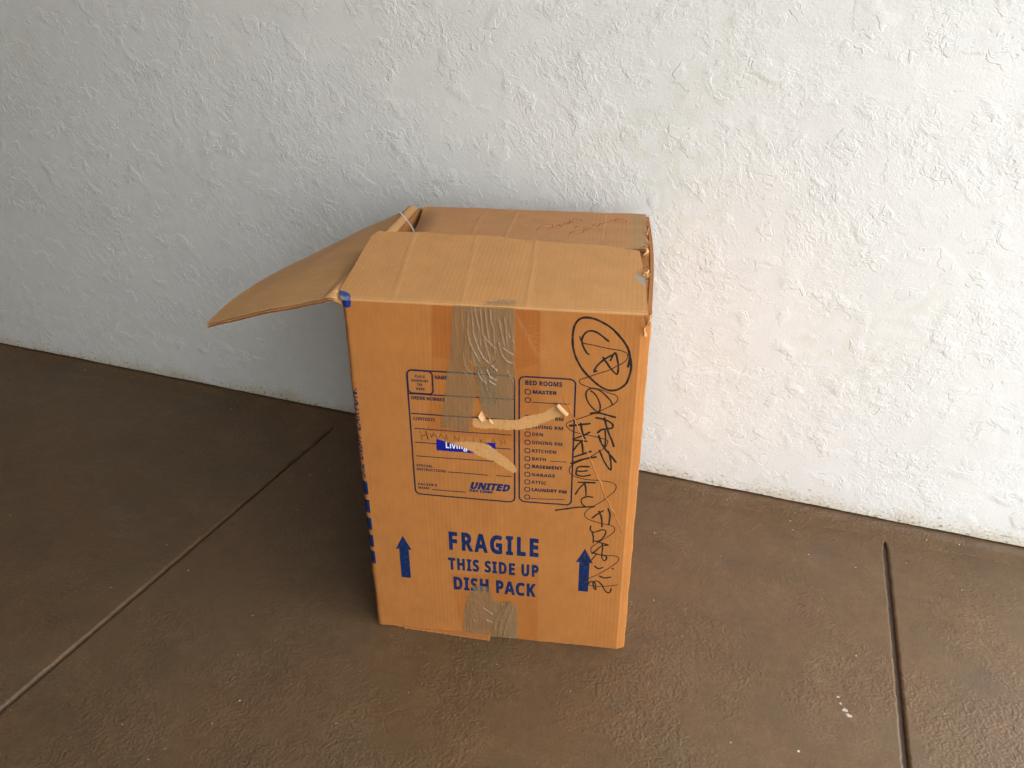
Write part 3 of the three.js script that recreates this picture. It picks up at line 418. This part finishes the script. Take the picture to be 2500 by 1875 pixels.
{ // left flap, thrown open to the outside and drooping; its inner face shows
  const [cv, cx] = kraftCanvas(480, 250, 3, 4, [202, 149, 92]);
  for (let k = 0; k < 60; k++) { const x = rnd() * 1440, y = rnd() * 750; cx.beginPath(); cx.moveTo(x, y); cx.lineTo(x + 40 * (rnd() - 0.5), y + 30 * (rnd() - 0.5)); cx.strokeStyle = 'rgba(150,108,70,0.35)'; cx.lineWidth = 1.2; cx.stroke(); }
  const mat = new THREE.MeshStandardMaterial({ map: canvasMap(cv), bumpMap: bumpFor(480, 250), bumpScale: 0.0002, roughness: 0.78 });
  const ang = [[0, 14.7], [60, 14.4], [120, 14.8], [200, 16.3], [300, 19.4], [400, 23], [484, 25.9]];
  flap('open side flap hanging out to the left', mat, (a, b, off) => {
    const w = lerp(D + 2, -1, a), d = b * (231 - (a > 0.985 ? 2 : 0)), al = lerpList(ang, w) * R, notch = a > 0.96 && b < 0.08 ? 3 : 0;
    const lift = 2.2 * Math.sin(b * Math.PI) * (0.5 + 0.5 * a) + 1.2 * noise(w * 0.012, d * 0.02);
    const hump = 4 * Math.exp(-(((d - 14) / 9) ** 2)) - 5 * Math.exp(-((d / 7) ** 2)) - notch; // raised score by the hinge
    const vv = H + 2 - d * Math.sin(al) + (lift + hump - off) * Math.cos(al), uu = -3 - d * Math.cos(al) - (lift + hump - off) * Math.sin(al);
    return P(uu, vv, w);
  }, 150, 60, (a, b) => [lerp(2, 478, a) / 480, lerp(245, 8, b) / 250], { span: 484, th: 6.8, ragged: 1.5 });
}

// ---- hazy packing tape, torn label, paper curls
function inside(a, x, y) { let c = false; for (let i = 0, j = a.length - 2; i < a.length; j = i, i += 2) if ((a[i + 1] > y) !== (a[j + 1] > y) && x < ((a[j] - a[i]) * (y - a[i + 1])) / (a[j + 1] - a[i + 1]) + a[i]) c = !c; return c; }
function patchGeo(a, cell, pos) { // grid clipped by outline a (mm) and laid on pos(u,v)
  let x0 = 1e9, x1 = -1e9, y0 = 1e9, y1 = -1e9; for (let i = 0; i < a.length; i += 2) { x0 = Math.min(x0, a[i]); x1 = Math.max(x1, a[i]); y0 = Math.min(y0, a[i + 1]); y1 = Math.max(y1, a[i + 1]); }
  const nx = Math.ceil((x1 - x0) / cell), ny = Math.ceil((y1 - y0) / cell), id = new Map(), p = [], uv = [], ix = [];
  const vert = (i, j) => { const k = i * 5000 + j; if (!id.has(k)) { id.set(k, p.length / 3); const u = x0 + i * cell, v = y0 + j * cell; p.push(...pos(u, v)); uv.push((u - S0) / SW, v / H); } return id.get(k); };
  for (let i = 0; i < nx; i++) for (let j = 0; j < ny; j++) { const u = x0 + (i + 0.5) * cell, v = y0 + (j + 0.5) * cell; if (inside(a, u + 0.8 * noise(u * 0.2, v * 0.2), v + 0.8 * noise(u * 0.2 + 9, v * 0.2))) { const A = vert(i, j), B = vert(i + 1, j), C = vert(i + 1, j + 1), E = vert(i, j + 1); ix.push(A, B, C, A, C, E); } }
  const g = new THREE.BufferGeometry(); g.setAttribute('position', new THREE.Float32BufferAttribute(p, 3)); g.setAttribute('uv', new THREE.Float32BufferAttribute(uv, 2)); g.setIndex(ix); g.computeVertexNormals(); return g;
}
const distTo = (a, x, y) => { let m = 1e9; for (let i = 0; i + 3 < a.length; i += 2) { const dx = a[i + 2] - a[i], dy = a[i + 3] - a[i + 1], t = clamp(((x - a[i]) * dx + (y - a[i + 1]) * dy) / (dx * dx + dy * dy)); m = Math.min(m, Math.hypot(x - a[i] - t * dx, y - a[i + 1] - t * dy)); } return m; };
const WR = [[193.7, 652.1, 191.6, 624.8, 194.8, 602.8, 203.3, 583.7, 210.6, 568.5], [203.3, 656.6, 207.2, 635.3, 210.7, 623.2], [192.6, 573, 201.5, 565, 217, 561.7, 236.6, 574.4], [218, 612.6, 225.5, 603.3, 234.3, 594.1], [238.3, 605.5, 243.1, 586.2, 250.7, 575.4, 259, 570.9], [243.3, 597.4, 250.9, 592.3, 259.7, 586.6], [226.5, 656.6, 227.4, 640.5, 231, 627.1, 232.9, 585.6], [206.4, 552.3, 211.3, 541, 219, 534.5], [219.5, 559, 225.8, 544.9, 234.8, 540.4], [223.7, 538.9, 233.4, 532], [198.8, 652.4, 200.4, 618.4, 207.4, 595.2, 214.8, 578.7, 236.4, 557.2], [189.1, 624.6, 188.2, 596.8, 183.8, 582.4, 186.3, 558.2],
  [212, 655, 214, 620, 222, 590, 226, 570], [219, 655, 221, 630, 224, 610], [240, 640, 244, 615, 247, 600], [248, 645, 250, 622, 251, 605], [182, 72.7, 178, 14.8], [202.2, 72.3, 222.2, 57.1], [185.6, 38.7, 192.3, 36.6], [251.6, 93.3, 237.9, 53.1, 230.5, 3.5], [208.4, 43.2, 221.9, 37.5], [244.9, 83.7, 231.2, 58.2, 216.9, 10.9], [258, 80, 246, 40, 240, 6], [238, 84, 226, 40, 222, 8]];
for (let k = 0; k < 34; k++) { const u = 174 + 86 * rnd(), v = k < 24 ? 560 + 90 * rnd() : 490 + 70 * rnd(), l = 8 + 22 * rnd(), t = -1.57 + (rnd() - 0.4) * 1.1; WR.push([u, v, u + l * 0.5 * Math.cos(t) + 1.5 * (rnd() - 0.5), v + l * 0.5 * Math.sin(t), u + l * Math.cos(t), v + l * Math.sin(t)]); }
for (let k = 0; k < 16; k++) { const u = 172 + 88 * rnd(), v = 25 + 65 * rnd(), l = 6 + 16 * rnd(), t = -1.57 + (rnd() - 0.5) * 1.8; WR.push([u, v, u + l * Math.cos(t), v + l * Math.sin(t)]); }
const wrinkle = (u, v) => { let h = 0; WR.forEach((a, k) => { const d = distTo(a, u, v), big = k < 24; if (d < 4) h = Math.max(h, (big ? 1.7 : 0.95) * Math.exp(-((d / (big ? 0.85 : 0.65)) ** 2))); }); return h + 0.35 * noise(u * 0.22, v * 0.05) + 0.3 * noise(u * 0.3, v * 0.3) + 0.25 * noise(u * 0.7, v * 0.1); };
const tapeMat = (o) => new THREE.MeshPhysicalMaterial({ color: new THREE.Color().setRGB(0.29, 0.215, 0.115), roughness: 0.12, clearcoat: 0.5, clearcoatRoughness: 0.08, transparent: true, opacity: o, ior: 1.5, side: THREE.DoubleSide });
const TA = [171.9, 662, 169.2, 637.2, 166.2, 595.4, 163.2, 569.7, 157.8, 551.9, 154.2, 514.7, 148.7, 484, 144.5, 451.1, 167, 447.8, 191.4, 445.4, 198.3, 495.4, 202.7, 510.8, 201.9, 533, 198.6, 554.7, 196.8, 583.2, 191.6, 624.8, 190.2, 662];
const TB = [190.2, 662, 263.8, 662, 262.8, 559, 262, 515.1, 261.2, 473.5, 248.6, 471.7, 232.5, 471.3, 212.6, 481.2, 207.8, 503.6, 204.6, 533.2, 201.4, 562.1, 196.8, 583.2, 191.6, 624.8];
const TC = [202, 562.1, 204.6, 533.2, 207.8, 503.6, 211, 496.3, 234.2, 495.8, 236.2, 542.7, 236.4, 564.4];
const TD = [185.3, 111.1, 190.1, 123.8, 213.3, 121.8, 220.7, 103.9, 224.9, 87, 222.4, 2, 193.6, 2, 164.8, 2, 169.4, 68.1, 179.4, 98.8];
const TE = [224.9, 87, 238.3, 88.7, 253.9, 93.6, 266, 79, 267.5, 2, 222.4, 2];
for (const [a, o, l, lab] of [[TA, 0.40, 0.7, 'hazy grey strip of tape'], [TB, 0.50, 0.9, 'crinkled hazy tape under the top edge'], [TC, 0.35, 1.6, 'doubled darker tape strip'], [TD, 0.45, 0.7, 'crinkled hazy tape at the bottom edge'], [TE, 0.55, 0.9, 'crinkled hazy tape at the bottom edge']]) {
  const m = add(box, 'packing_tape', patchGeo(a, 0.6, (u, v) => front(u, v, l + wrinkle(u, v) * 0.9 + 0.3)), tapeMat(o)); m.userData.label = lab;
}
{ // tape end folded over the crease onto the front flap
  const a = [218, 0, 221, 6, 232, 9, 238, 14, 263.5, 15, 264, 0];
  add(box, 'packing_tape', patchGeo(a, 0.8, (u, d) => { const n = 0.9 + wrinkle(u, d + 600) + 0.8 * Math.max(0, noise(u * 0.25, d * 0.4)); return P(u, H + 0.8 + 0.12 * d + n, 1 + d); }), tapeMat(0.4)).userData.label = 'loose tape end on the flap crease';
}
{ // blue sticker, torn across
  const cv = document.createElement('canvas'); cv.width = 400; cv.height = 88; const c = cv.getContext('2d');
  c.fillStyle = 'rgb(14,18,128)'; c.fillRect(0, 0, 400, 88); c.fillStyle = 'rgb(238,238,240)'; c.font = 'bold 60px sans-serif'; c.save(); c.translate(60, 64); c.scale(0.88, 1.1); c.fillText('Living', 0, 0); c.restore();
  const outline = [134.4, 405, 134.8, 426.5, 232, 426.5, 232, 404.5], g = patchGeo(outline, 0.6, (u, v) => front(u, v, 0.35));
  // keep only what is left of it: drop the torn band
  const p = g.attributes.position, ix = g.index.array, keep = [], uvs = g.attributes.uv;
  const uvOf = (k) => [uvs.getX(k) * SW + S0, uvs.getY(k) * H];
  for (let k = 0; k < ix.length; k += 3) { const [x, y] = uvOf(ix[k]); const top = lerpList([[134, 427], [143, 424.5], [154, 421], [166, 418.6], [183, 412], [200, 403.5], [212, 397]], x), right = lerpList([[205, 440], [214, 426.5], [222, 421.5], [232, 414.5]], x); if (y < top + 0.8 * noise(x * 0.4, 2) || (x > 212 && y > right + 0.8 * noise(x * 0.4, 5) )) keep.push(ix[k], ix[k + 1], ix[k + 2]); }
  g.setIndex(keep); for (let k = 0; k < uvs.count; k++) { const [x, y] = uvOf(k); uvs.setXY(k, (x - 134.4) / 97.6, (y - 404.6) / 22); }
  tornPatch(TORN2); frontMat.map.needsUpdate = true;
  const m = add(box, 'sticker', g, new THREE.MeshStandardMaterial({ map: canvasMap(cv), roughness: 0.4, side: THREE.DoubleSide })); m.userData.label = 'torn blue sticker with white lettering';
}
{ // rolled curl of torn facing paper
  const [u0, v0, u1, v1] = [329, 506, 344.5, 489.5], l = Math.hypot(u1 - u0, v1 - v0), dx = (u1 - u0) / l, dy = (v1 - v0) / l;
  add(box, 'paper_curl', gridGeo(16, 22, (a, b) => { const t = b * 5.4, r = 4.2 - 1.1 * b + 0.5 * a, along = lerp(0, l, a) + 1.2 * noise(b * 5, a > 0.5 ? 3 : 9) * (a < 0.05 || a > 0.95 ? 1 : 0), off = r - r * Math.cos(t) + 0.4, across = -r * Math.sin(t); return front(u0 + dx * along - dy * across, v0 + dy * along + dx * across, off); }, (a, b) => muv(a * 20, b * 20)), tornMat);
  const peel = (pts) => { const g = gridGeo(8, 8, (a, b) => { const u = lerp(lerp(pts[0], pts[2], a), lerp(pts[6], pts[4], a), b), v = lerp(lerp(pts[1], pts[3], a), lerp(pts[7], pts[5], a), b); return front(u, v, 0.6 + pts[8] * b * b + 0.8 * Math.max(0, noise(u * 0.4, v * 0.4))); }, (a, b) => muv(a * 10, b * 10)); add(box, 'paper_curl', g, tornMat); };
  peel([211, 486, 218, 468.5, 211, 467, 205.5, 476, 4]); peel([222, 473.5, 226, 470, 230.5, 464.5, 223.5, 468, 4]); peel([205, 470, 213, 474, 217, 471, 209, 467, 2.5]);
  // torn lip running down the right of the panel
  const L = [338.9, 519.3, 347.6, 501.9, 356.5, 480.3, 362.4, 467.9, 378.2, 424.1, 389.1, 396.9, 400.2, 369.3, 411.6, 338.6, 420.6, 319.6, 434.3, 290.7, 444.4, 264.8];
  const at = (t) => { const n = L.length / 2 - 1, k = Math.min(n - 1e-6, t * n), i = Math.floor(k), f = k - i; return [lerp(L[i * 2], L[i * 2 + 2], f), lerp(L[i * 2 + 1], L[i * 2 + 3], f)]; };
  add(box, 'tear', gridGeo(160, 6, (a, b) => { const [u, v] = at(a), wd = (0.55 + 1.5 * Math.max(0, noise(a * 14, 3)) + 0.3 * noise(a * 60, 1)) * Math.sin(Math.PI * clamp(a, 0.02, 0.98)) ** 0.4, x = (b - 0.25) * wd * 1.6; const jig = 1.4 * noise(a * 22, 6) + 0.7 * noise(a * 70, 2); return front(u + x * 0.93 + jig, v + x * 0.37 + jig * 0.4, 0.25 + 1.5 * wd * 0.6 * (1 - b) * b * 2.2 + (b < 0.01 ? 0.9 : 0)); }, (a, b) => muv(a * 280, b * 4)), new THREE.MeshStandardMaterial({ map: plainMap, color: new THREE.Color(1.15, 1.2, 1.3), roughness: 0.9, side: THREE.DoubleSide }));
}
{ // torn shreds of paper at the right-hand corners: short bent ribbons
  const shredMat = new THREE.MeshStandardMaterial({ map: tornMap, color: new THREE.Color(0.86, 0.8, 0.76), roughness: 0.92, side: THREE.DoubleSide });
  const shred = (pts, wd, salt) => { const c = new THREE.CatmullRomCurve3(pts.map((p) => new THREE.Vector3(...P(...p))));
    add(box, 'paper_shred', gridGeo(24, 4, (a, b) => { const p = c.getPoint(a), t = salt + a * 2.4, k = (wd / 1000) * (b - 0.5) * (0.55 + 0.45 * Math.sin(Math.PI * clamp(a, 0.06, 0.94)) + 0.35 * noise(a * 9, salt)), f = 0.0012 * noise(a * 6 + salt, b * 3); return [p.x + k * Math.cos(t) + f, p.y + k * Math.sin(t) * 0.6 + f, p.z + k * Math.sin(t) - f]; }, (a, b) => muv(a * 30, b * 8)), shredMat); };
  shred([[446, 676, 150], [454, 683, 140], [456, 681, 124], [449, 677, 116]], 6, 0.4); shred([[452, 674, 132], [458, 678, 122], [455, 674, 108]], 4.5, 2.1); shred([[447, 676, 128], [451, 682, 118], [457, 676, 112]], 3.5, 4.0);
  shred([[452, 662, -1], [454, 652, -4], [453, 640, -2], [455, 628, -1]], 6, 0.2); shred([[458, 664, 1], [460, 655, -2], [458, 644, 0]], 4.5, 1.1);
  shred([[444, 672, 262], [452, 676, 258], [457, 670, 250], [450, 666, 242]], 6, 0.9); shred([[456, 674, 300], [459, 672, 282], [456, 668, 262], [452, 665, 250]], 5, 3.0); shred([[455, 672, 400], [458, 674, 370], [456, 672, 335]], 4, 0.3);
}

// ---------------------------------------------------------------- loose white strip poking out of the box
{
  const c = new THREE.CatmullRomCurve3([[0, -30, 0], [-6, 0, 4], [-14, 18, 10], [-24, 34, 16]].map(([x, y, z]) => new THREE.Vector3(x / 1000, y / 1000, z / 1000)));
  const g = gridGeo(30, 3, (a, b) => { const p = c.getPoint(a), wd = 0.0042 * (1 - 0.55 * a); return [p.x + (b - 0.5) * wd, p.y + (b - 0.5) * wd * 0.5, p.z]; });
  const strip = add(scene, 'plastic_strip', g, new THREE.MeshStandardMaterial({ color: 0xf2ece4, roughness: 0.5, side: THREE.DoubleSide }));
  const v = new THREE.Vector3(...P(36, 668, 330)); box.updateMatrix(); v.applyMatrix4(box.matrix); strip.position.copy(v);
  strip.userData = { label: 'thin white strip poking up from inside the open cardboard box', category: 'strip' };
}
// ---------------------------------------------------------------- grit lying on the floor
{
  const g = new THREE.IcosahedronGeometry(1, 0), n = 260, m = new THREE.InstancedMesh(g, new THREE.MeshStandardMaterial({ color: 0xffffff, roughness: 0.9 }), n), o = new THREE.Object3D(), c = new THREE.Color();
  for (let k = 0; k < n; k++) {
    const foot = k < 130, x = foot ? 0.2 + 2.75 * rnd() : 0.9 + 2.1 * rnd(), z = foot ? 0.02 + 0.06 * rnd() * rnd() : 0.06 + 1.1 * rnd(), sz = 0.0004 + 0.0011 * rnd() * rnd();
    o.position.set(x, foot && z < 0.05 ? 0.003 + (0.05 - z) * 0.16 : 0.0008, z); o.scale.set(sz * (1 + 1.5 * rnd()), sz * 0.7, sz); o.rotation.set(rnd(), rnd() * 6, rnd()); o.updateMatrix(); m.setMatrixAt(k, o.matrix);
    const t = rnd(); m.setColorAt(k, t < 0.45 ? c.setRGB(0.5, 0.45, 0.36) : t < 0.75 ? c.setRGB(0.2, 0.14, 0.09) : c.setRGB(0.05, 0.04, 0.03));
  }
  m.name = 'grit'; m.userData = { kind: 'stuff', label: 'fine pale and dark grit scattered over the brown floor', category: 'grit' }; m.castShadow = m.receiveShadow = true; scene.add(m);
}
renderer.render(scene, camera);
